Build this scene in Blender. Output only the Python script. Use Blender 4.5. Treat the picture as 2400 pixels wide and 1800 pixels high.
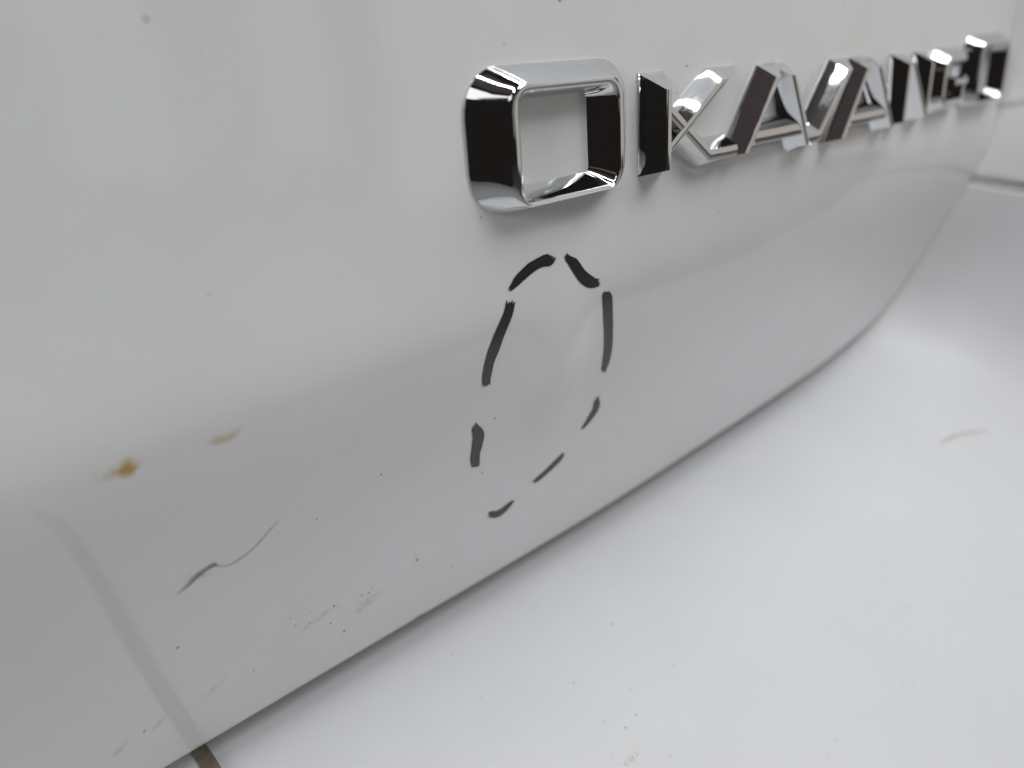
import bpy, bmesh, math, random
from mathutils import Vector, Matrix, noise

for o in list(bpy.data.objects):
    bpy.data.objects.remove(o, do_unlink=True)

# ---------------------------------------------------------------- scale
# All positions below are written in panel units; one unit is 115 mm.
# x runs along the car's rear (reading direction of the letters), y into the car, z up.
U = 0.115
scene = bpy.context.scene
col = scene.collection

# ---------------------------------------------------------------- camera
cam_data = bpy.data.cameras.new('camera')
cam = bpy.data.objects.new('camera', cam_data)
col.objects.link(cam)
right = Vector((0.72304793, -0.68751783, -0.06723788))
up = Vector((0.30852277, 0.23430607, 0.92190800))
fwd = Vector((0.61807394, 0.68732809, -0.38152942))
m = Matrix((right, up, -fwd)).transposed().to_4x4()
m.translation = Vector((0, -1, 0)) * U
cam.matrix_world = m
cam_data.sensor_width = 36.0
cam_data.lens = 36.0 * 1803 / 2400
cam_data.clip_start = 0.002
cam_data.clip_end = 100
cam_data.dof.use_dof = True
cam_data.dof.focus_distance = 1.46 * U
cam_data.dof.aperture_fstop = 9.0
scene.camera = cam

# ---------------------------------------------------------------- world: dim interior air, even in every direction
world = bpy.data.worlds.new('World')
scene.world = world
world.use_nodes = True
bg = world.node_tree.nodes['Background']
bg.inputs['Color'].default_value = (1.0, 0.84, 0.80, 1)
bg.inputs['Strength'].default_value = 0.014

# ---------------------------------------------------------------- workshop lamps, plus added fill lamps and reflection panels
def lamp(name, loc, target, sx, sy, power, color):
    d = bpy.data.lights.new(name, 'AREA')
    d.shape = 'RECTANGLE'
    d.size, d.size_y = sx, sy
    d.energy = power
    d.color = color
    o = bpy.data.objects.new(name, d)
    col.objects.link(o)
    o.location = loc
    o.rotation_euler = (Vector(target) - Vector(loc)).to_track_quat('-Z', 'Y').to_euler()
    return o

LAMPS = [
    # name, location (m), target, size x, size y, power, colour
    ('floor_fill_lamp', (1.7, -2.1, 2.3), (1.5, -1.9, -0.85), 1.2, 1.2, 24.0, (0.985, 0.99, 1.0)),  # added fill, brightens the floor that the paint mirrors
    ('side_fill_lamp', (-2.3, -0.62, 0.75), (0.3, 0, -0.05), 0.7, 0.7, 25.0, (0.985, 0.99, 1.0)),  # added grazing fill for the side panel past the tailgate corner
    ('flood_lamp', (-0.9, -3.2, 2.2), (0.15, 0, 0), 1.1, 1.1, 5.0, (0.985, 0.99, 1.0)),
    ('tube_lamp', (0.13, -0.75, 1.2), (0.13, -0.75, 0), 0.06, 1.3, 6.0, (0.95, 0.975, 1.0)),
    ('tube_lamp', (0.72, -0.55, 1.2), (0.72, -0.55, 0), 0.06, 1.3, 7.5, (0.95, 0.975, 1.0)),
    ('tube_lamp', (1.10, -0.55, 1.2), (1.10, -0.55, 0), 0.06, 1.3, 5.5, (0.95, 0.975, 1.0)),
    ('ceiling_panel', (1.6, -0.5, 1.35), (0.3, -0.1, 0), 1.6, 1.6, 4.5, (0.97, 0.985, 1.0)),
    ('ridge_fill_panel', (2.15, -1.45, 0.30), (0.25, 0, 0), 1.9, 1.3, 3.6, (1.0, 0.93, 0.83)),  # added warm panel that the letters' front ridges reflect, no actual door
    ('amber_reflection_panel', (-1.7, -1.7, 0.95), (0.1, 0, 0), 1.3, 0.6, 0.30, (1.0, 0.62, 0.34)),  # added glow, puts brown reflections into the dark chrome faces
    ('dim_reflection_panel', (-0.35, -0.55, 1.7), (0.1, -0.1, 0), 1.4, 1.2, 0.22, (1.0, 0.80, 0.84)),  # added overhead glow, gives the A legs their purple-brown reflection
    ('band_reflection_panel', (0.62, -1.85, 0.30), (0.1, 0, 0.1), 0.22, 0.9, 0.22, (0.96, 0.98, 1.0)),  # added tall panel, mirrored as a pale band in the paint
    ('band_reflection_panel', (1.02, -1.75, 0.30), (0.2, 0, 0.1), 0.16, 0.9, 0.18, (0.96, 0.98, 1.0)),  # second added panel for the pale bands, no actual window
]
for a in LAMPS:
    lamp(*a)

scene.render.engine = 'CYCLES'
vs = scene.view_settings
vs.view_transform = 'Standard'
vs.look = 'None'
vs.exposure = 0.05
vs.gamma = 1.0
vs.use_curve_mapping = False

# ---------------------------------------------------------------- materials
def new_mat(name):
    mt = bpy.data.materials.new(name)
    mt.use_nodes = True
    nt = mt.node_tree
    return mt, nt, nt.nodes, nt.links, nt.nodes['Principled BSDF']

def coords(nt, kind='Object'):
    return nt.nodes.new('ShaderNodeTexCoord').outputs[kind]

def noise_node(nt, vec, scale, detail=3, rough=0.5):
    n = nt.nodes.new('ShaderNodeTexNoise')
    n.inputs['Scale'].default_value = scale
    n.inputs['Detail'].default_value = detail
    n.inputs['Roughness'].default_value = rough
    nt.links.new(vec, n.inputs['Vector'])
    return n

def ramp(nt, fac, stops):
    r = nt.nodes.new('ShaderNodeValToRGB')
    el = r.color_ramp.elements
    while len(el) < len(stops):
        el.new(0.5)
    for e, (p, c) in zip(el, stops):
        e.position = p
        e.color = (c, c, c, 1) if isinstance(c, (int, float)) else (*c, 1)
    nt.links.new(fac, r.inputs['Fac'])
    return r

def paint(name, base, dirt, coat, coat_rough, grain=0.0):
    mt, nt, N, L, p = new_mat(name)
    v = coords(nt)
    big = noise_node(nt, v, 22, 4, 0.6)
    r = ramp(nt, big.outputs['Fac'], [(0.35, base), (0.75, dirt)])
    fine = noise_node(nt, v, 900, 2, 0.6)
    fr = ramp(nt, fine.outputs['Fac'], [(0.68, (1, 1, 1)), (0.80, (0.80, 0.79, 0.77))])
    mx = N.new('ShaderNodeMix'); mx.data_type = 'RGBA'; mx.blend_type = 'MULTIPLY'
    mx.inputs[0].default_value = grain
    L.new(r.outputs['Color'], mx.inputs[6]); L.new(fr.outputs['Color'], mx.inputs[7])
    L.new(mx.outputs[2], p.inputs['Base Color'])
    p.inputs['Roughness'].default_value = 0.55
    p.inputs['Specular IOR Level'].default_value = 0.2
    p.inputs['Coat Weight'].default_value = coat
    p.inputs['Coat Roughness'].default_value = coat_rough
    p.inputs['Coat IOR'].default_value = 1.6
    peel = noise_node(nt, v, 260, 2, 0.4)
    b = N.new('ShaderNodeBump'); b.inputs['Strength'].default_value = 0.05
    b.inputs['Distance'].default_value = 0.0006
    L.new(peel.outputs['Fac'], b.inputs['Height'])
    L.new(b.outputs['Normal'], p.inputs['Coat Normal'])
    return mt

M_PAINT = paint('white_clearcoat_paint', (0.735, 0.740, 0.745), (0.70, 0.70, 0.695), 1.0, 0.06, 0.25)
M_BUMPER = paint('white_bumper_paint', (0.58, 0.58, 0.59), (0.56, 0.56, 0.563), 0.2, 0.40, 0.55)
M_QUARTER = paint('white_side_paint', (0.72, 0.72, 0.72), (0.70, 0.695, 0.69), 0.9, 0.1, 0.25)

def chrome():
    mt, nt, N, L, p = new_mat('chrome')
    v = coords(nt)
    p.inputs['Metallic'].default_value = 1.0
    n1 = noise_node(nt, v, 420, 3, 0.6)
    r = ramp(nt, n1.outputs['Fac'], [(0.45, 0.045), (0.85, 0.085)])
    L.new(r.outputs['Color'], p.inputs['Roughness'])
    p.inputs['Base Color'].default_value = (0.70, 0.71, 0.72, 1)
    n2 = noise_node(nt, v, 55, 2, 0.5)
    b = N.new('ShaderNodeBump'); b.inputs['Strength'].default_value = 0.22
    b.inputs['Distance'].default_value = 0.0012
    L.new(n2.outputs['Fac'], b.inputs['Height'])
    L.new(b.outputs['Normal'], p.inputs['Normal'])
    return mt
M_CHROME = chrome()

def simple(name, c, rough=0.6, coat=0.0):
    mt, nt, N, L, p = new_mat(name)
    v = coords(nt)
    n = noise_node(nt, v, 300, 4, 0.65)
    r = ramp(nt, n.outputs['Fac'], [(0.3, tuple(q * 0.8 for q in c)), (0.7, tuple(min(1, q * 1.15) for q in c))])
    L.new(r.outputs['Color'], p.inputs['Base Color'])
    p.inputs['Roughness'].default_value = rough
    p.inputs['Coat Weight'].default_value = coat
    p.inputs['Coat Roughness'].default_value = 0.08
    return mt
M_INK = simple('black_marker_ink', (0.006, 0.0055, 0.005), 0.45, 0.25)
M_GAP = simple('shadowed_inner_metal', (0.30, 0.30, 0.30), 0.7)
M_SEAM = simple('grey_seam_filler', (0.55, 0.54, 0.53), 0.6)
M_SPECK = simple('dark_dust', (0.05, 0.045, 0.04), 0.9)
M_SCUFF = simple('grey_scuff', (0.30, 0.30, 0.30), 0.8)

def strip_mat():
    mt, nt, N, L, p = new_mat('brown_fibre')
    v = coords(nt)
    n = noise_node(nt, v, 160, 5, 0.7)
    r = ramp(nt, n.outputs['Fac'], [(0.3, (0.10, 0.075, 0.055)), (0.7, (0.27, 0.22, 0.165))])
    L.new(r.outputs['Color'], p.inputs['Base Color'])
    p.inputs['Roughness'].default_value = 0.85
    b = N.new('ShaderNodeBump'); b.inputs['Strength'].default_value = 0.6
    b.inputs['Distance'].default_value = 0.0006
    n2 = noise_node(nt, v, 700, 3, 0.7)
    L.new(n2.outputs['Fac'], b.inputs['Height']); L.new(b.outputs['Normal'], p.inputs['Normal'])
    return mt
M_STRIP = strip_mat()

def film_mat(name, c, alpha_lo, alpha_hi, scale, rough=0.4):
    """thin see-through residue: noise sets how much of it covers the paint"""
    mt, nt, N, L, p = new_mat(name)
    v = coords(nt)
    n = noise_node(nt, v, scale, 4, 0.6)
    r = ramp(nt, n.outputs['Fac'], [(0.3, alpha_lo), (0.7, alpha_hi)])
    p.inputs['Base Color'].default_value = (*c, 1)
    p.inputs['Roughness'].default_value = rough
    at = N.new('ShaderNodeAttribute'); at.attribute_name = 'cover'
    mul = N.new('ShaderNodeMath'); mul.operation = 'MULTIPLY'
    L.new(r.outputs['Color'], mul.inputs[0]); L.new(at.outputs['Fac'], mul.inputs[1])
    L.new(mul.outputs[0], p.inputs['Alpha'])
    return mt
M_RUST = film_mat('rust_stain', (0.62, 0.38, 0.07), 0.1, 1.0, 420)
M_PALE = film_mat('pale_stain', (0.70, 0.56, 0.33), 0.05, 0.8, 420)
M_SCRATCH = film_mat('scratch_dirt', (0.24, 0.165, 0.09), 0.35, 0.95, 500)
M_GLUE = film_mat('dried_glue', (0.70, 0.66, 0.52), 0.1, 0.8, 600)
M_SMUDGE = film_mat('grey_smudge', (0.36, 0.34, 0.31), 0.0, 0.2, 700)

# ---------------------------------------------------------------- mesh helpers
def mesh_obj(name, verts, faces, mat, parent=None, smooth=True, sharp=None, cover=None, origin=None):
    org = Vector(origin) if origin is not None else Vector((0, 0, 0))
    me = bpy.data.meshes.new(name)
    me.from_pydata([(Vector(v) - org) * U for v in verts], [], faces)
    bm = bmesh.new(); bm.from_mesh(me)
    bmesh.ops.recalc_face_normals(bm, faces=bm.faces)
    bm.to_mesh(me); bm.free()
    me.polygons.foreach_set('use_smooth', [smooth] * len(me.polygons))
    if sharp is not None:
        me.set_sharp_from_angle(angle=math.radians(sharp))
    if cover is not None:
        a = me.attributes.new('cover', 'FLOAT', 'POINT')
        a.data.foreach_set('value', cover)
    me.materials.append(mat)
    o = bpy.data.objects.new(name, me)
    col.objects.link(o)
    o.location = org * U
    if parent is not None:
        o.parent = parent
        if parent.parent is None:
            o.location = org * U - parent.location
        else:
            o.location = org * U - parent.location - parent.parent.location
    return o

def flip_check(o, want):
    """make an open sheet face the given way"""
    me = o.data
    s = sum((p.normal.dot(want) * p.area for p in me.polygons))
    if s < 0:
        me.flip_normals()

def empty(name, loc=(0, 0, 0), parent=None):
    o = bpy.data.objects.new(name, None)
    o.empty_display_size = 0.01
    col.objects.link(o)
    o.location = Vector(loc) * U - (parent.location if parent else Vector((0, 0, 0)))
    o.parent = parent
    return o

# ---------------------------------------------------------------- the tailgate's surface
TILT = math.tan(math.radians(20)); ZC = -0.43; WC = 0.034
def soft(v, w):
    q = v / w
    return w * (math.log1p(math.exp(q)) if q < 30 else q)
def S(x, z):
    wc = WC + 0.03 * min(1.0, max(0.0, (x - 0.9) / 0.8))
    y = TILT * soft(ZC - z, wc)
    # the panel swells slightly outwards before it tucks under the crease
    y += -0.065 * (soft(-0.25 - z, 0.06) - soft(ZC - z, wc)) + 0.0365 * (soft(ZC - z, wc) - soft(-0.75 - z, 0.05))
    # the damage inside the dashed oval: the crease is knocked down and the sheet stands out a little below it
    y -= 0.028 * math.exp(-(((x - 1.07) / 0.085) ** 2 + ((z + 0.60) / 0.13) ** 2))
    # very slight waviness of pressed sheet metal
    y += 0.0016 * math.sin(x * 3.1 + 0.6) * math.sin(z * 4.0 + 1.0)
    return y

EDGE = [(-0.9, -1.150), (-0.4, -1.153), (0.06, -1.161), (0.45, -1.174), (0.79, -1.187), (1.2, -1.204),
        (1.54, -1.213), (1.94, -1.208), (2.4, -1.198), (2.75, -1.178), (2.95, -1.150), (3.12, -1.112),
        (3.25, -1.055), (3.325, -0.975), (3.365, -0.88), (3.39, -0.79), (3.42, -0.67), (3.455, -0.56), (3.487, -0.43),
        (3.51, -0.29), (3.527, -0.17), (3.53, 0.0), (3.52, 0.25), (3.50, 0.55)]
def resample(pts, n):
    out = []
    L = [0]
    for a, b in zip(pts, pts[1:]):
        L.append(L[-1] + math.dist(a, b))
    k = 0
    for i in range(n):
        d = L[-1] * i / (n - 1)
        while k < len(pts) - 2 and L[k + 1] < d:
            k += 1
        t = (d - L[k]) / (L[k + 1] - L[k])
        p0, p1, p2, p3 = pts[max(k - 1, 0)], pts[k], pts[k + 1], pts[min(k + 2, len(pts) - 1)]
        # linear with a light pull to the catmull-rom curve
        cr = [0.5 * (2 * p1[j] + (-p0[j] + p2[j]) * t + (2 * p0[j] - 5 * p1[j] + 4 * p2[j] - p3[j]) * t * t
              + (-p0[j] + 3 * p1[j] - 3 * p2[j] + p3[j]) * t ** 3) for j in (0, 1)]
        out.append(tuple(cr))
    return out
NE = 420
EP = resample(EDGE, NE)
# small step pressed into the hem
EPN = [(x, z + (0.0045 * math.exp(-((x - 0.80) / 0.012) ** 2) if z < -1 else 0)) for x, z in EP]
EN = []
for i in range(NE):
    a, b = EP[max(i - 9, 0)], EP[min(i + 9, NE - 1)]
    dx, dz = b[0] - a[0], b[1] - a[1]
    l = math.hypot(dx, dz)
    EN.append((dz / l, -dx / l))          # outward, away from the tailgate
TOPZ = 0.55
# sideways flare of the bumper, eased round the corner
FL = [max(0.0, n[0]) for n in EN]
for _ in range(400):
    FL = [FL[0]] + [(a + 2 * b + c) / 4 for a, b, c in zip(FL, FL[1:], FL[2:])] + [FL[-1]]
ENS = [Vector(n) for n in EN]
for _ in range(1500):
    ENS = [ENS[0]] + [(a + 2 * b + c) / 4 for a, b, c in zip(ENS, ENS[1:], ENS[2:])] + [ENS[-1]]

# ---------------------------------------------------------------- workshop floor below the car
M_FLOOR = simple('pale_concrete', (0.34, 0.34, 0.335), 0.7)
fz = -0.85 / U
floor = mesh_obj('floor', [(-1.3 / U, -6.5 / U, fz), (6.5 / U, -6.5 / U, fz), (6.5 / U, 2.5 / U, fz), (-1.3 / U, 2.5 / U, fz)], [(0, 1, 2, 3)], M_FLOOR)
flip_check(floor, Vector((0, 0, 1)))
floor['kind'] = 'structure'

# ---------------------------------------------------------------- the car (only its rear corner is in view)
car = empty('car', (1.5, 0.3, -1.2))
car['label'] = 'white car seen from close behind, with chrome letters over its rear bumper'
car['category'] = 'car'

def build_tailgate():
    verts, faces = [], []
    R = 230
    hem = [(0.006, 0.002), (0.010, 0.006), (0.012, 0.012), (0.010, 0.019), (0.004, 0.024), (-0.02, 0.027), (-0.06, 0.03)]
    for i, (ex, ez) in enumerate(EPN):
        tx = -0.9 + 4.4 * i / (NE - 1)
        for r in range(R):
            t = r / (R - 1)
            x = tx + (ex - tx) * t
            z = TOPZ + (ez - TOPZ) * t
            verts.append((x, S(x, z), z))
        nx, nz = EN[i]
        y0 = S(ex, ez)
        for a, b in hem:
            verts.append((ex + nx * a, y0 + b + (TILT * -a * 0 if ez > ZC else TILT * a), ez + nz * a))
    C = R + len(hem)
    for i in range(NE - 1):
        for r in range(C - 1):
            a = i * C + r
            faces.append((a, a + 1, a + C + 1, a + C))
    o = mesh_obj('tailgate', verts, faces, M_PAINT, car)
    flip_check(o, Vector((0, -1, 0)))
    o['label'] = 'white tailgate panel with chrome letters, a dent and marker dashes'
    return o
tailgate = build_tailgate()

# ---------------------------------------------------------------- bumper and side panel swept round the tailgate's edge
PROFILE = [(-0.26, 0.20), (-0.18, 0.145), (-0.12, 0.108), (-0.06, 0.083), (-0.02, 0.073), (0.02, 0.069), (0.06, 0.072), (0.10, 0.080), (0.2, 0.100),
           (0.35, 0.135), (0.55, 0.200), (0.8, 0.29), (1.05, 0.40), (1.3, 0.55), (1.5, 0.75), (1.62, 1.0), (1.68, 1.35)]
def profile_point(i, b, a):
    ex, ez = EP[i]
    nx, nz = EN[i] if b < 0.0 else ENS[i].lerp(Vector(EN[i]), max(0.0, 1 - b / 0.3))
    k = 1.0 + 1.5 * FL[i]
    a2 = 0.071 * (1 - 0.85 * FL[i]) + (a - 0.071) * (k if b > 0.02 else 1 - FL[i]) + 0.9 * FL[i] * max(0.0, b)
    y0 = S(ex, ez) + 0.012
    return (ex + nx * a2, y0 - b, ez + nz * a2)
def profile_at(b):
    for (b0, a0), (b1, a1) in zip(PROFILE, PROFILE[1:]):
        if b0 <= b <= b1:
            t = (b - b0) / (b1 - b0)
            return a0 + (a1 - a0) * t
    return PROFILE[-1][1]
fine_b = []
for (b0, a0), (b1, a1) in zip(PROFILE, PROFILE[1:]):
    for k in range(3):
        t = k / 3
        fine_b.append((b0 + (b1 - b0) * t, a0 + (a1 - a0) * t))
fine_b.append(PROFILE[-1])
# smooth the profile
for _ in range(6):
    fine_b = [fine_b[0]] + [((p[0] + 2 * q[0] + r[0]) / 4, (p[1] + 2 * q[1] + r[1]) / 4) for p, q, r in zip(fine_b, fine_b[1:], fine_b[2:])] + [fine_b[-1]]

def nearest_edge(x, z):
    return min(range(NE), key=lambda i: math.dist(EP[i], (x, z)))
I_SEAM = nearest_edge(3.462, -0.548)

def sweep_sheet(name, i0, i1, mat, lip0=False, lip1=False):
    verts, faces = [], []
    cols = list(range(i0, i1))
    C = len(fine_b)
    rows = []
    for i in cols:
        rows.append([profile_point(i, b, a) for b, a in fine_b])
    # turned-in lips where two panels meet
    def lip(row, other):
        out = []
        for p, q in zip(row, other):
            d = (Vector(p) - Vector(q)).normalized() * 0.006
            out.append(tuple(Vector(p) + d + Vector((0.006, 0.012, -0.004))))
        return out
    if lip0: rows.insert(0, lip(rows[0], rows[1]))
    if lip1: rows.append(lip(rows[-1], rows[-2]))
    for r in rows: verts += r
    for i in range(len(rows) - 1):
        for r in range(C - 1):
            a = i * C + r
            faces.append((a, a + 1, a + C + 1, a + C))
    o = mesh_obj(name, verts, faces, mat, car)
    flip_check(o, Vector((-0.4, -0.6, 1)))
    return o
bumper = sweep_sheet('rear_bumper', 0, I_SEAM, M_BUMPER, lip1=True)
bumper['label'] = 'white rear bumper top below the tailgate edge'
quarter = sweep_sheet('quarter_panel', I_SEAM + 2, NE, M_QUARTER, lip0=True)
quarter['label'] = 'white side panel beyond the tailgate corner, above the bumper seam'

def ribbon_on_sheet(name, path, half, lift, mat, parent):
    """narrow strip lying on the swept sheet; path is a list of (edge index, b)"""
    verts, faces = [], []
    for k, (i, b) in enumerate(path):
        i = min(max(i, 1), NE - 2)
        p = Vector(profile_point(i, b, profile_at(b)))
        q = Vector(profile_point(i + 1, b, profile_at(b)))
        d = (q - p).normalized()
        p1 = Vector(profile_point(i, b + 0.02, profile_at(b + 0.02)))
        nrm = d.cross((p1 - p).normalized()).normalized()
        if nrm.dot(Vector((-0.4, -0.6, 1))) < 0: nrm = -nrm
        verts += [tuple(p - d * half + nrm * lift), tuple(p + d * half + nrm * lift)]
        if k:
            a = 2 * k
            faces.append((a - 2, a - 1, a + 1, a))
    return mesh_obj(name, verts, faces, mat, parent)
seam = ribbon_on_sheet('seam_filler', [(I_SEAM, b / 20) for b in range(-2, 24)], 0.012, -0.012, M_SEAM, quarter)
I_S2 = nearest_edge(3.513, -0.27)
seam2 = ribbon_on_sheet('lower_lamp_seam', [(I_S2 + int(26 * b / 20), b / 20) for b in range(0, 20)], 0.010, 0.002, M_SEAM, quarter)
# dark inner wall behind the gap
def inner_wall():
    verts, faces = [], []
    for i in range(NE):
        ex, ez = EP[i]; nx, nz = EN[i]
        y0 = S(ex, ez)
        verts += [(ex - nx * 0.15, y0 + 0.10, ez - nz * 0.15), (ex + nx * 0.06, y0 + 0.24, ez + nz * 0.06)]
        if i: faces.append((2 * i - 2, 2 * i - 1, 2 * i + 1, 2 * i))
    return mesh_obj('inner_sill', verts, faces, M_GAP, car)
inner_wall()

# ---------------------------------------------------------------- chrome letters
def stroke(path, hw, run, t, cut0=None, cut1=None, hip0=1.0, hip1=1.0, low=1.0):
    """a roof-shaped bar along a path in the panel plane; ends cut square or level ('h') and hipped"""
    rl = run * low                       # run of the slope on the path's right-hand side
    prof = [(-hw, 0.0), (-hw, 0.003), (-hw + rl * 0.48, t * 0.51), (-hw + rl * 0.92, t * 0.95), (-hw + rl * 1.15, t),
            (hw - run * 1.15, t), (hw - run * 0.92, t * 0.95), (hw - run * 0.48, t * 0.51), (hw, 0.003), (hw, 0.0)]
    P = [Vector(p) for p in path]
    n = len(P)
    lines = []
    for i in range(n):
        if i == 0: d = (P[1] - P[0]).normalized(); perp = Vector((-d.y, d.x)); mv, sc = perp, 1.0; cut = cut0
        elif i == n - 1: d = (P[-1] - P[-2]).normalized(); perp = Vector((-d.y, d.x)); mv, sc = perp, 1.0; cut = cut1
        else:
            d0 = (P[i] - P[i - 1]).normalized(); d1 = (P[i + 1] - P[i]).normalized()
            p0 = Vector((-d0.y, d0.x)); p1 = Vector((-d1.y, d1.x))
            mv = (p0 + p1).normalized(); sc = 1 / max(0.3, mv.dot(p0)); d = d0; cut = None
        if cut == 'h':
            mv = Vector((1, 0)) if perp.x > 0 else Vector((-1, 0)); sc = 1 / abs(perp.x) if abs(perp.x) > 0.2 else 1
        lines.append((mv, sc, d))
    verts, faces = [], []
    K = len(prof)
    def ring(i, hip_dir):
        mv, sc, d = lines[i]
        for off, h in prof:
            q = P[i] + mv * (off * sc)
            if hip_dir:
                q = q + d * hip_dir * (run * 1.05 * (max(0, h - 0.003) / t)) * (sc if abs(mv.y) < 1e-6 else 1)
            verts.append((q.x, -h, q.y))
    for i in range(n):
        ring(i, hip0 if i == 0 else (-hip1 if i == n - 1 else 0))
    for i in range(n - 1):
        for k in range(K - 1):
            a = i * K + k
            faces.append((a, a + 1, a + K + 1, a + K))
    # end facets, row by row so that they stay planar
    for base, in ((0,), ((n - 1) * K,)):
        for k in range(K // 2 - 1):
            faces.append((base + k, base + k + 1, base + K - 2 - k, base + K - 1 - k))
        faces.append(tuple(base + k for k in (K // 2 - 1, K // 2)) + (base + K // 2 + 1, base + K // 2 - 2)) if False else None
    faces[:] = [f for f in faces if f]
    return verts, faces

def letter(name, strokes, label, cx):
    root = empty(name, (cx, 0, -0.24), car)
    root['label'] = label
    for k, (part, path, hw, run, t, kw) in enumerate(strokes):
        v, f = stroke(path, hw, run, t - 0.0007 * k, **kw)
        mesh_obj(part, v, f, M_CHROME, root, sharp=38, origin=(cx, 0, -0.24))
    return root

T = 0.050
H = dict(cut0='h', cut1='h')
HD = dict(cut0='h', cut1='h', hip1=0.3)      # drawn downwards: blunt foot
HU = dict(cut0='h', cut1='h', hip0=0.3)      # drawn upwards: blunt foot
letter('letter_k', [
    ('stem', [(1.322, -0.030), (1.322, -0.226)], 0.041, 0.034, T, HD),
    ('arm', [(1.566, -0.032), (1.335, -0.175)], 0.031, 0.025, T * 0.94, dict(cut0='h', hip1=0)),
    ('leg', [(1.335, -0.100), (1.480, -0.203), (1.585, -0.203)], 0.031, 0.025, T * 0.92, dict(hip0=0, hip1=0, low=0.72)),
], 'chrome letter K right after the first wide O', 1.43)
letter('letter_a', [
    ('leg', [(1.612, -0.226), (1.765, -0.036)], 0.036, 0.030, T, HU),
    ('leg', [(1.915, -0.240), (1.797, -0.036)], 0.036, 0.030, T, HU),
    ('crossbar', [(1.66, -0.188), (1.88, -0.188)], 0.033, 0.024, T * 0.9, dict(hip0=0, hip1=0, low=0.72)),
], 'chrome letter A between the K and the V', 1.76)
letter('letter_v', [
    ('arm', [(1.815, -0.046), (1.905, -0.212), (1.968, -0.212), (2.127, -0.040)], 0.036, 0.030, T * 0.97, dict(cut0='h', cut1='h', low=0.72)),
], 'chrome letter V between the two letters A', 1.95)
letter('letter_a', [
    ('leg', [(2.095, -0.246), (2.238, -0.042)], 0.036, 0.030, T, HU),
    ('leg', [(2.420, -0.246), (2.268, -0.042)], 0.036, 0.030, T, HU),
    ('crossbar', [(2.15, -0.194), (2.37, -0.194)], 0.033, 0.024, T * 0.9, dict(hip0=0, hip1=0, low=0.72)),
], 'chrome letter A between the V and the N', 2.25)
letter('letter_n', [
    ('stem', [(2.497, -0.044), (2.497, -0.242)], 0.038, 0.032, T, HD),
    ('diagonal', [(2.505, -0.046), (2.675, -0.240)], 0.034, 0.028, T * 0.97, HD),
    ('stem', [(2.670, -0.044), (2.670, -0.240)], 0.038, 0.032, T, HD),
], 'chrome letter N between the second A and the G', 2.58)

def arc(cx, cz, r, a0, a1, n=13):
    return [(cx + r * math.cos(math.radians(a0 + (a1 - a0) * k / (n - 1))), cz + r * math.sin(math.radians(a0 + (a1 - a0) * k / (n - 1)))) for k in range(n)]
gx0, gx1, gt, gb = 2.785, 2.955, -0.074, -0.206
letter('letter_g', [
    ('bowl', [(gx1 + 0.02, gt)] + arc(gx0 + 0.04, gt - 0.04, 0.04, 90, 180) + arc(gx0 + 0.03, gb + 0.03, 0.03, 180, 270) + [(gx1, gb), (gx1, -0.128)],
     0.036, 0.030, T, dict(hip1=0)),
    ('bar', [(gx1 + 0.033, -0.146), (2.865, -0.146)], 0.024, 0.016, T * 0.96, dict(hip0=0)),
], 'chrome letter G between the N and the last O', 2.87)

def rounded_loop(x0, x1, z0, z1, r, n=9):
    pts = []
    for cx, cz, a in ((x1 - r, z1 - r, 0), (x0 + r, z1 - r, 90), (x0 + r, z0 + r, 180), (x1 - r, z0 + r, 270)):
        for k in range(n):
            t = math.radians(a + 90 * k / (n - 1))
            pts.append((cx + r * math.cos(t), cz + r * math.sin(t)))
    return pts
def build_o():
    x0, x1, z0, z1 = 0.834, 1.243, -0.238, 0.002
    # depth, inset left/right, inset top, inset bottom, corner radius
    loops = [(0.0, 0, 0, 0, 0.078), (0.005, 0, 0, 0, 0.078),
             (0.026, 0.032, 0.016, 0.006, 0.062), (0.045, 0.056, 0.027, 0.011, 0.046), (0.0495, 0.063, 0.031, 0.013, 0.040),
             (0.0505, 0.072, 0.037, 0.015, 0.034), (0.0485, 0.079, 0.042, 0.018, 0.028), (0.045, 0.083, 0.045, 0.021, 0.024),
             (0.020, 0.097, 0.050, 0.034, 0.018), (0.0, 0.112, 0.055, 0.044, 0.012)]
    verts, faces = [], []
    for d, ix, it, ib, r in loops:
        for x, z in rounded_loop(x0 + ix, x1 - ix, z0 + ib, z1 - it, r):
            verts.append((x, -d, z))
    K = 36
    for i in range(len(loops) - 1):
        for k in range(K):
            a = i * K + k; b = i * K + (k + 1) % K
            faces.append((a, b, b + K, a + K))
    root = empty('letter_o', (1.04, 0, -0.24), car)
    mesh_obj('ring', verts, faces, M_CHROME, root, sharp=42, origin=(1.04, 0, -0.24))
    root['label'] = 'first chrome letter O, wide rounded ring left of the K above the dashes'
    return root
o1 = build_o()
o2 = o1.copy(); col.objects.link(o2)
for ch in o1.children:
    c = ch.copy(); col.objects.link(c); c.parent = o2
o2.location = o1.location + Vector((2.196, 0, -0.006)) * U
o2['label'] = 'last chrome letter O, at the tailgate corner after the G'

# ---------------------------------------------------------------- marks drawn on the tailgate
def on_panel(x, z, lift):
    e = 0.004
    n = Vector(((S(x + e, z) - S(x - e, z)) / (2 * e), -1.0, (S(x, z + e) - S(x, z - e)) / (2 * e))).normalized()
    return tuple(Vector((x, S(x, z), z)) + n * lift)

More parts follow.
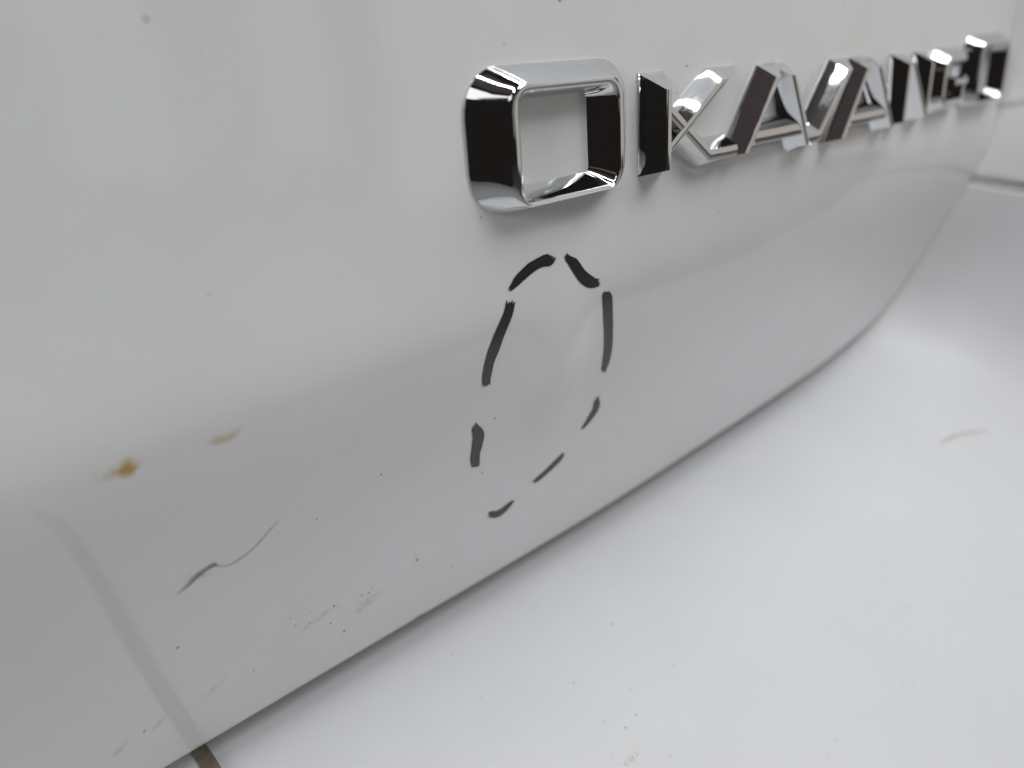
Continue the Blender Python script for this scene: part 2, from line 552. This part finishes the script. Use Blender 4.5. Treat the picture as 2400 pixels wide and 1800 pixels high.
def panel_ribbon(name, rows, mat, lift, across=4, cover=None, ragged=0.0):
    verts, faces, cov = [], [], []
    rnd = random.Random(len(rows) * 31 + int(rows[0][0] * 9000))
    n = len(rows) - 1
    dirs = [Vector((rows[1][0] - rows[0][0], rows[1][1] - rows[0][1])).normalized(), Vector((rows[n][0] - rows[n - 1][0], rows[n][1] - rows[n - 1][1])).normalized()]
    for k, (lx, lz, rx, rz) in enumerate(rows):
        for j in range(across + 1):
            t = j / across
            px, pz = lx + (rx - lx) * t, lz + (rz - lz) * t
            if ragged:
                if k in (0, n):
                    e = rnd.uniform(-0.3, 1.0) * ragged * (1 if k else -1)
                    px += dirs[1 if k else 0].x * e; pz += dirs[1 if k else 0].y * e
                elif j in (0, across):
                    px += rnd.uniform(-1, 1) * ragged * 0.06; pz += rnd.uniform(-1, 1) * ragged * 0.06
            verts.append(on_panel(px, pz, lift))
            cov.append(cover(k / (len(rows) - 1), t) if cover else 1.0)
        if k:
            for j in range(across):
                a = k * (across + 1) + j
                faces.append((a, a + 1, a - across, a - across - 1))
    o = mesh_obj(name, verts, faces, mat, tailgate, cover=cov if cover else None)
    flip_check(o, Vector((0, -1, 0)))
    return o

MARKS = [
    [(0.9106, -0.3733, 0.9054, -0.3668), (0.9166, -0.3707, 0.9071, -0.3641), (0.9225, -0.3689, 0.9127, -0.3581), (0.93, -0.3661, 0.9169, -0.3539), (0.9382, -0.3626, 0.9236, -0.3495), (0.9452, -0.3598, 0.9306, -0.3456), (0.9519, -0.3572, 0.937, -0.3424), (0.9587, -0.3547, 0.9454, -0.3388), (0.965, -0.3526, 0.9524, -0.3361), (0.9719, -0.3507, 0.9585, -0.3342), (0.9793, -0.3493, 0.968, -0.3319), (0.9856, -0.3483, 0.9752, -0.3305), (0.9936, -0.3478, 0.9846, -0.3292), (0.9989, -0.3485, 0.9937, -0.3283), (1.0047, -0.3498, 1.0006, -0.328), (1.0101, -0.3503, 1.005, -0.328), (1.0155, -0.349, 1.0097, -0.3292), (1.0201, -0.3468, 1.0118, -0.3311), (1.0228, -0.3453, 1.015, -0.3325)],
    [(1.054, -0.3489, 1.0609, -0.3411), (1.0568, -0.3523, 1.0683, -0.3445), (1.0621, -0.3582, 1.077, -0.3485), (1.0642, -0.3619, 1.0842, -0.3529), (1.0668, -0.3661, 1.0908, -0.3601), (1.0708, -0.3719, 1.0954, -0.3667), (1.0762, -0.3792, 1.1016, -0.3747), (1.0827, -0.3877, 1.1071, -0.3803), (1.0887, -0.3951, 1.1119, -0.3847), (1.095, -0.4015, 1.1184, -0.3902), (1.1044, -0.4092, 1.1244, -0.3946), (1.1143, -0.4157, 1.1276, -0.3966), (1.1249, -0.4206, 1.1331, -0.4001), (1.1368, -0.4232, 1.1364, -0.4028), (1.1465, -0.4235, 1.1435, -0.4066), (1.1545, -0.4237, 1.1508, -0.4098)],
    [(0.8948, -0.3931, 0.9147, -0.4021), (0.8934, -0.3974, 0.9135, -0.4061), (0.8916, -0.4034, 0.9114, -0.4134), (0.8876, -0.4127, 0.9078, -0.4229), (0.8826, -0.4208, 0.9034, -0.4316), (0.877, -0.4295, 0.8979, -0.4421), (0.8713, -0.4394, 0.893, -0.4527), (0.8672, -0.448, 0.8898, -0.462), (0.863, -0.458, 0.8863, -0.4733), (0.8594, -0.4685, 0.8839, -0.4819), (0.8566, -0.4785, 0.8808, -0.4916), (0.8545, -0.4883, 0.8779, -0.501), (0.8532, -0.4974, 0.8756, -0.5117), (0.8525, -0.5084, 0.8749, -0.5197), (0.8527, -0.5204, 0.8749, -0.5308), (0.8533, -0.5281, 0.8753, -0.5395), (0.8546, -0.537, 0.8758, -0.546), (0.8561, -0.5432, 0.8768, -0.5528), (0.8579, -0.5511, 0.8773, -0.5562)],
    [(1.1782, -0.4426, 1.193, -0.4456), (1.1756, -0.4417, 1.1962, -0.4486), (1.173, -0.4449, 1.2006, -0.4525), (1.1724, -0.451, 1.2055, -0.4602), (1.1762, -0.4645, 1.2113, -0.4746), (1.184, -0.4845, 1.2181, -0.4926), (1.192, -0.5033, 1.2261, -0.5127), (1.1998, -0.5208, 1.2336, -0.5309), (1.2091, -0.5412, 1.2411, -0.5487), (1.2168, -0.5582, 1.2487, -0.5671), (1.2231, -0.5723, 1.2541, -0.5803), (1.2273, -0.5818, 1.2597, -0.5943), (1.2325, -0.5955, 1.2635, -0.6059), (1.236, -0.606, 1.2667, -0.6187), (1.2399, -0.6205, 1.2693, -0.6322), (1.2431, -0.6328, 1.2708, -0.6444), (1.2458, -0.6403, 1.2702, -0.6535), (1.2484, -0.6491, 1.2685, -0.6609), (1.2503, -0.6572, 1.2672, -0.6652)],
    [(0.8548, -0.6608, 0.8646, -0.6489), (0.8579, -0.6658, 0.8728, -0.6571), (0.8602, -0.6701, 0.8819, -0.6665), (0.8615, -0.6729, 0.8906, -0.6794), (0.8628, -0.6768, 0.8943, -0.6909), (0.8644, -0.6853, 0.8953, -0.703), (0.8656, -0.6929, 0.8952, -0.7102), (0.8666, -0.703, 0.8948, -0.7213), (0.8672, -0.7123, 0.8939, -0.7282), (0.8682, -0.7234, 0.8935, -0.7351), (0.8694, -0.7331, 0.8947, -0.7445), (0.8704, -0.7404, 0.8966, -0.7529), (0.8725, -0.75, 0.8987, -0.7627), (0.8757, -0.7583, 0.8993, -0.7676), (0.8803, -0.7672, 0.8997, -0.7718), (0.8816, -0.7682, 0.8989, -0.7724)],
    [(1.2712, -0.7407, 1.275, -0.7444), (1.269, -0.7439, 1.2788, -0.7489), (1.2659, -0.7487, 1.2844, -0.7571), (1.2639, -0.7533, 1.2888, -0.7658), (1.2646, -0.7601, 1.2908, -0.7735), (1.2666, -0.7676, 1.2916, -0.7822), (1.2675, -0.7744, 1.2906, -0.7898), (1.266, -0.7804, 1.2873, -0.7967), (1.2628, -0.7868, 1.2823, -0.8028), (1.2596, -0.793, 1.278, -0.8072), (1.2569, -0.7994, 1.2731, -0.8131), (1.2543, -0.8056, 1.2686, -0.8179), (1.2515, -0.8112, 1.2639, -0.8221), (1.2484, -0.8155, 1.2587, -0.8252), (1.2451, -0.8191, 1.2536, -0.8273), (1.243, -0.8214, 1.2509, -0.8282)],
    [(1.1947, -0.8777, 1.203, -0.8871), (1.1909, -0.8798, 1.2017, -0.8905), (1.1852, -0.883, 1.1994, -0.8958), (1.1796, -0.8859, 1.1948, -0.9014), (1.1732, -0.8895, 1.1883, -0.906), (1.165, -0.8943, 1.1801, -0.9103), (1.1576, -0.8985, 1.1725, -0.9141), (1.1514, -0.9017, 1.1656, -0.9175), (1.1449, -0.905, 1.1582, -0.9207), (1.1385, -0.908, 1.1516, -0.9234), (1.1319, -0.9107, 1.1445, -0.9261), (1.1254, -0.9133, 1.1378, -0.9285), (1.1188, -0.9158, 1.1307, -0.9306), (1.1139, -0.9181, 1.1247, -0.9314), (1.1096, -0.9202, 1.1185, -0.9317), (1.107, -0.9215, 1.113, -0.9321)],
    [(1.043, -0.9509, 1.0499, -0.9582), (1.0387, -0.9517, 1.0468, -0.9616), (1.0327, -0.9527, 1.0437, -0.9657), (1.0265, -0.9539, 1.0395, -0.9699), (1.021, -0.9557, 1.0345, -0.9737), (1.0147, -0.9581, 1.0299, -0.9767), (1.0092, -0.9592, 1.0238, -0.9796), (1.0038, -0.9593, 1.0182, -0.9813), (0.9978, -0.9589, 1.0117, -0.9822), (0.9929, -0.9578, 1.0045, -0.9818), (0.9897, -0.9563, 0.9968, -0.9793), (0.984, -0.9531, 0.9898, -0.9758), (0.9793, -0.9506, 0.9859, -0.9735), (0.9752, -0.9491, 0.9808, -0.9704), (0.9699, -0.9471, 0.9757, -0.9669), (0.9682, -0.9468, 0.9715, -0.964)],
]
SCRATCH = [(0.2573, -0.7254, 0.257, -0.723), (0.2668, -0.7216, 0.2657, -0.7179), (0.2785, -0.7166, 0.2767, -0.7109), (0.2893, -0.7108, 0.2858, -0.7031), (0.2981, -0.7061, 0.2936, -0.6966), (0.3044, -0.7034, 0.3012, -0.6938), (0.3108, -0.7012, 0.3083, -0.6927), (0.3175, -0.6995, 0.3153, -0.6908), (0.3235, -0.6988, 0.3232, -0.6905), (0.3258, -0.7005, 0.3271, -0.6947), (0.3293, -0.7044, 0.3298, -0.6996), (0.3351, -0.7084, 0.3347, -0.7045), (0.3416, -0.7115, 0.3423, -0.7089), (0.3503, -0.7132, 0.3496, -0.7101), (0.3612, -0.7127, 0.36, -0.7091), (0.3728, -0.7097, 0.372, -0.7056), (0.3861, -0.704, 0.3844, -0.7), (0.3982, -0.6953, 0.3968, -0.6909), (0.4099, -0.6854, 0.408, -0.6814), (0.4194, -0.6777, 0.4166, -0.6742), (0.4269, -0.6714, 0.4245, -0.6677), (0.4344, -0.6644, 0.4329, -0.6619), (0.4393, -0.6596, 0.4399, -0.6571)]


def widen(rows, f):
    out = []
    for a, b, c, d in rows:
        mx, mz = (a + c) / 2, (b + d) / 2
        out.append((mx + (a - mx) * f, mz + (b - mz) * f, mx + (c - mx) * f, mz + (d - mz) * f))
    return out
WHERE = ['upper left dash curving to the top of the dashed oval', 'upper right dash curving down from the top of the oval',
         'long slanted dash on the left side of the oval', 'long upright dash on the right side of the oval',
         'short thick dash low on the left side of the oval', 'small tapering dash low on the right side of the oval',
         'thin slanted dash at the lower right of the oval', 'small hooked dash at the bottom of the oval']
for q, (rows, lab) in enumerate(zip(MARKS, WHERE)):
    d = panel_ribbon('marker_dash', widen(rows, 1.1), M_INK, 0.0012, 12, None, 0.0085 if q < 5 else 0.003)
    d['label'] = 'black marker ' + lab

def scratch_cover(u, t):
    a = 1 - abs(2 * t - 1) ** 2
    return a * (1.0 if u < 0.42 else 0.55) * min(1, u * 12) * min(1, (1 - u) * 8 + 0.2)
sc = panel_ribbon('scratch', widen(SCRATCH, 1.4), M_SCRATCH, 0.0012, 6, scratch_cover)
sc['label'] = 'brown kinked scratch low on the tailgate'

def blob(name, cx, cz, hx, hz, ang, mat, seed, label=None, sharp=1.0, parent=None, n=28):
    """soft-edged patch of residue following the panel"""
    verts, faces, cov = [], [], []
    ca, sa = math.cos(ang), math.sin(ang)
    for i in range(n + 1):
        for j in range(n + 1):
            u, v = 2 * i / n - 1, 2 * j / n - 1
            x = cx + ca * u * hx - sa * v * hz
            z = cz + sa * u * hx + ca * v * hz
            verts.append(on_panel(x, z, 0.0011))
            w = 0.45 * noise.noise(Vector((u * 2.2 + seed, v * 2.2, seed * 1.7))) + 0.25 * noise.noise(Vector((u * 6 + seed, v * 6, seed)))
            r = math.hypot(u, v) + w
            cov.append(max(0.0, min(1.0, (0.75 - r) * 2.2 * sharp)))
            if i and j:
                a = i * (n + 1) + j
                faces.append((a, a - 1, a - n - 2, a - n - 1))
    o = mesh_obj(name, verts, faces, mat, tailgate, cover=cov)
    flip_check(o, Vector((0, -1, 0)))
    if label: o['label'] = label
    return o
blob('rust_stain', 0.217, -0.4465, 0.040, 0.019, -0.10, M_RUST, 3.1, 'yellow brown rust stain on the tailgate crease')
blob('rust_stain', 0.222, -0.4480, 0.020, 0.010, -0.10, M_RUST, 7.4, 'darker core of the rust stain', 1.6)
blob('pale_stain', 0.350, -0.4545, 0.042, 0.012, 0.02, M_PALE, 5.2, 'faint pinkish stain on the crease beside the rust')
blob('pale_stain', 0.366, -0.4505, 0.010, 0.005, 0.3, M_SMUDGE, 1.2, 'grey tip of the pinkish stain')
blob('smudge', 0.132, -1.035, 0.030, 0.012, 0.75, M_SMUDGE, 2.3)
blob('smudge', 0.205, -1.020, 0.030, 0.012, 0.65, M_SMUDGE, 8.3)
blob('smudge', 0.300, -1.015, 0.050, 0.014, 0.5, M_SMUDGE, 4.9)
blob('smudge', 0.517, -0.982, 0.055, 0.016, 0.35, M_SMUDGE, 6.1)
blob('smudge', 0.640, -1.020, 0.050, 0.022, 0.35, M_SMUDGE, 9.6)
blob('smudge', 0.300, -0.706, 0.045, 0.010, -0.35, M_SMUDGE, 12.6)

# fine dust and paint chips: far too many to count
def specks(name, items, mat, parent):
    verts, faces = [], []
    for p, n, r, ang, asp in items:
        n = Vector(n).normalized()
        t = n.orthogonal().normalized(); b = n.cross(t)
        t, b = t * math.cos(ang) + b * math.sin(ang), -t * math.sin(ang) + b * math.cos(ang)
        base = len(verts)
        c = Vector(p) + n * 0.0012
        for k in range(6):
            a = k * math.pi / 3
            verts.append(tuple(c + t * math.cos(a) * r + b * math.sin(a) * r * asp))
        verts.append(tuple(c + n * r * 0.4))
        for k in range(6):
            faces.append((base + k, base + (k + 1) % 6, base + 6))
    o = mesh_obj(name, verts, faces, mat, parent)
    o['kind'] = 'stuff'
    return o
random.seed(11)
def panel_speck(x, z, r, asp=None):
    e = 0.004
    n = ((S(x + e, z) - S(x - e, z)) / (2 * e), -1.0, (S(x, z + e) - S(x, z - e)) / (2 * e))
    return ((x, S(x, z), z), n, r, random.uniform(0, 6), asp if asp else random.uniform(0.4, 1.0))
items = []
for _ in range(110):
    x = random.uniform(0.25, 3.2); z = random.uniform(-1.1, 0.1)
    items.append(panel_speck(x, z, 0.0009 + 0.0016 * random.random() ** 3))
for _ in range(28):
    x = random.gauss(0.55, 0.16); z = random.gauss(-1.0, 0.06)
    if z > -1.12: items.append(panel_speck(x, z, 0.001 + 0.0018 * random.random() ** 2))
items.append(panel_speck(0.763, -0.972, 0.0042, 0.4))
items.append(panel_speck(0.915, -0.655, 0.0026, 0.6)); items.append(panel_speck(0.915, -0.80, 0.0026, 0.6))
specks('dust_specks', items, M_SPECK, tailgate)

def sheet_point(i, b):
    p = Vector(profile_point(i, b, profile_at(b)))
    q = Vector(profile_point(min(i + 1, NE - 1), b, profile_at(b))); s = Vector(profile_point(i, b + 0.01, profile_at(b + 0.01)))
    n = (q - p).cross(s - p).normalized()
    if n.dot(Vector((-0.4, -0.6, 1))) < 0: n = -n
    return p, n
items = []
for _ in range(400):
    i = int(random.uniform(50, I_SEAM - 5)); b = random.uniform(0.03, 1.25)
    p, n = sheet_point(i, b)
    items.append((p, n, 0.0008 + 0.0013 * random.random() ** 3, random.uniform(0, 6), random.uniform(0.5, 1.0)))
specks('dust_specks', items, M_SPECK, bumper)

# dried glue on the bumper
def bumper_patch(name, i0, b0, hi, hb, mat, seed, label):
    verts, faces, cov = [], [], []
    n = 24
    for i in range(n + 1):
        for j in range(n + 1):
            u, v = 2 * i / n - 1, 2 * j / n - 1
            fi = i0 + u * hi
            k = int(fi); fr = fi - k
            b = b0 + v * hb
            a = profile_at(b)
            p = Vector(profile_point(k, b, a)).lerp(Vector(profile_point(k + 1, b, a)), fr)
            verts.append(tuple(p + Vector((0, -0.0006, 0.0016))))
            r = math.hypot(u, v + 0.5 * u * u - 0.2) + 0.35 * noise.noise(Vector((u * 3 + seed, v * 3, seed)))
            cov.append(max(0.0, min(1.0, (0.7 - r) * 3)))
            if i and j:
                a = i * (n + 1) + j
                faces.append((a, a - 1, a - n - 2, a - n - 1))
    o = mesh_obj(name, verts, faces, mat, bumper, cover=cov)
    flip_check(o, Vector((0, 0, 1)))
    o['label'] = label
    return o
bumper_patch('glue_residue', nearest_edge(0.958, -1.195), 0.52, 2.6, 0.011, M_GLUE, 2.2, 'pale yellow dried residue on the bumper')

# ---------------------------------------------------------------- brown strip lying on the bumper, tucked under the tailgate
def brown_strip():
    verts, faces = [], []
    def shelf(x, y):
        i = min(range(NE), key=lambda k: abs(EP[k][0] - x) + (10 if EN[k][1] > -0.8 else 0))
        b = S(*EP[i]) + 0.012 - y
        return EP[i][1] + EN[i][1] * profile_at(b)
    pts = [(0.290, 0.44), (0.282, 0.36), (0.2765, 0.29), (0.2735, 0.25), (0.2705, 0.21), (0.265, 0.12), (0.260, 0.02), (0.256, -0.10), (0.253, -0.25), (0.251, -0.42), (0.250, -0.6), (0.248, -0.8), (0.246, -0.95)]
    hw, th = 0.0145, 0.008
    for k, (x, y) in enumerate(pts):
        a = pts[max(k - 1, 0)]; b = pts[min(k + 1, len(pts) - 1)]
        d = Vector((b[0] - a[0], b[1] - a[1])).normalized()
        p = Vector((d.y, -d.x))
        for off, h in ((-hw, 0.0015), (-hw, th * 0.7), (-hw * 0.8, th), (hw * 0.8, th), (hw, th * 0.7), (hw, 0.0015)):
            qx, qy = x + p.x * off, y + p.y * off
            verts.append((qx, qy, shelf(x, y) + 0.25 * (qy - y) + h))
    K = 6
    for k in range(len(pts) - 1):
        for j in range(K):
            a = k * K + j; b = k * K + (j + 1) % K
            faces.append((a, b, b + K, a + K))
    faces.append(tuple(range(K))); faces.append(tuple((len(pts) - 1) * K + j for j in range(K)))
    o = mesh_obj('brown_strip', verts, faces, M_STRIP, None, sharp=40, origin=(0.27, 0.24, -1.21))
    o['label'] = 'narrow brown strip lying across the bumper, tucked under the tailgate edge'
    o['category'] = 'strip'
    return o
brown_strip()

# faint curved scratch on the bumper near the corner
def bumper_scratch():
    pts = [(2.8313, -0.187, -1.3951), (2.8862, -0.1915, -1.396), (2.9477, -0.2006, -1.3994), (3.0485, -0.2292, -1.4152), (3.1415, -0.2596, -1.4343)]
    nrm = Vector((-0.01, -0.50, 0.87)).normalized()
    verts, faces, cov = [], [], []
    for k, p in enumerate(pts):
        a, b = Vector(pts[max(k - 1, 0)]), Vector(pts[min(k + 1, len(pts) - 1)])
        side = nrm.cross((b - a).normalized()) * 0.0055
        for j, s in enumerate((-1, 0, 1)):
            verts.append(tuple(Vector(p) + side * s + nrm * 0.0022))
            cov.append((0.75 if j == 1 else 0.0) * (0.3 if k in (0, 4) else 1.0))
        if k:
            for j in range(2):
                q = 3 * k + j
                faces.append((q, q + 1, q - 2, q - 3))
    o = mesh_obj('scratch', verts, faces, M_SCRATCH, bumper, cover=cov)
    o['label'] = 'faint thin scratch on the bumper near the corner'
bumper_scratch()
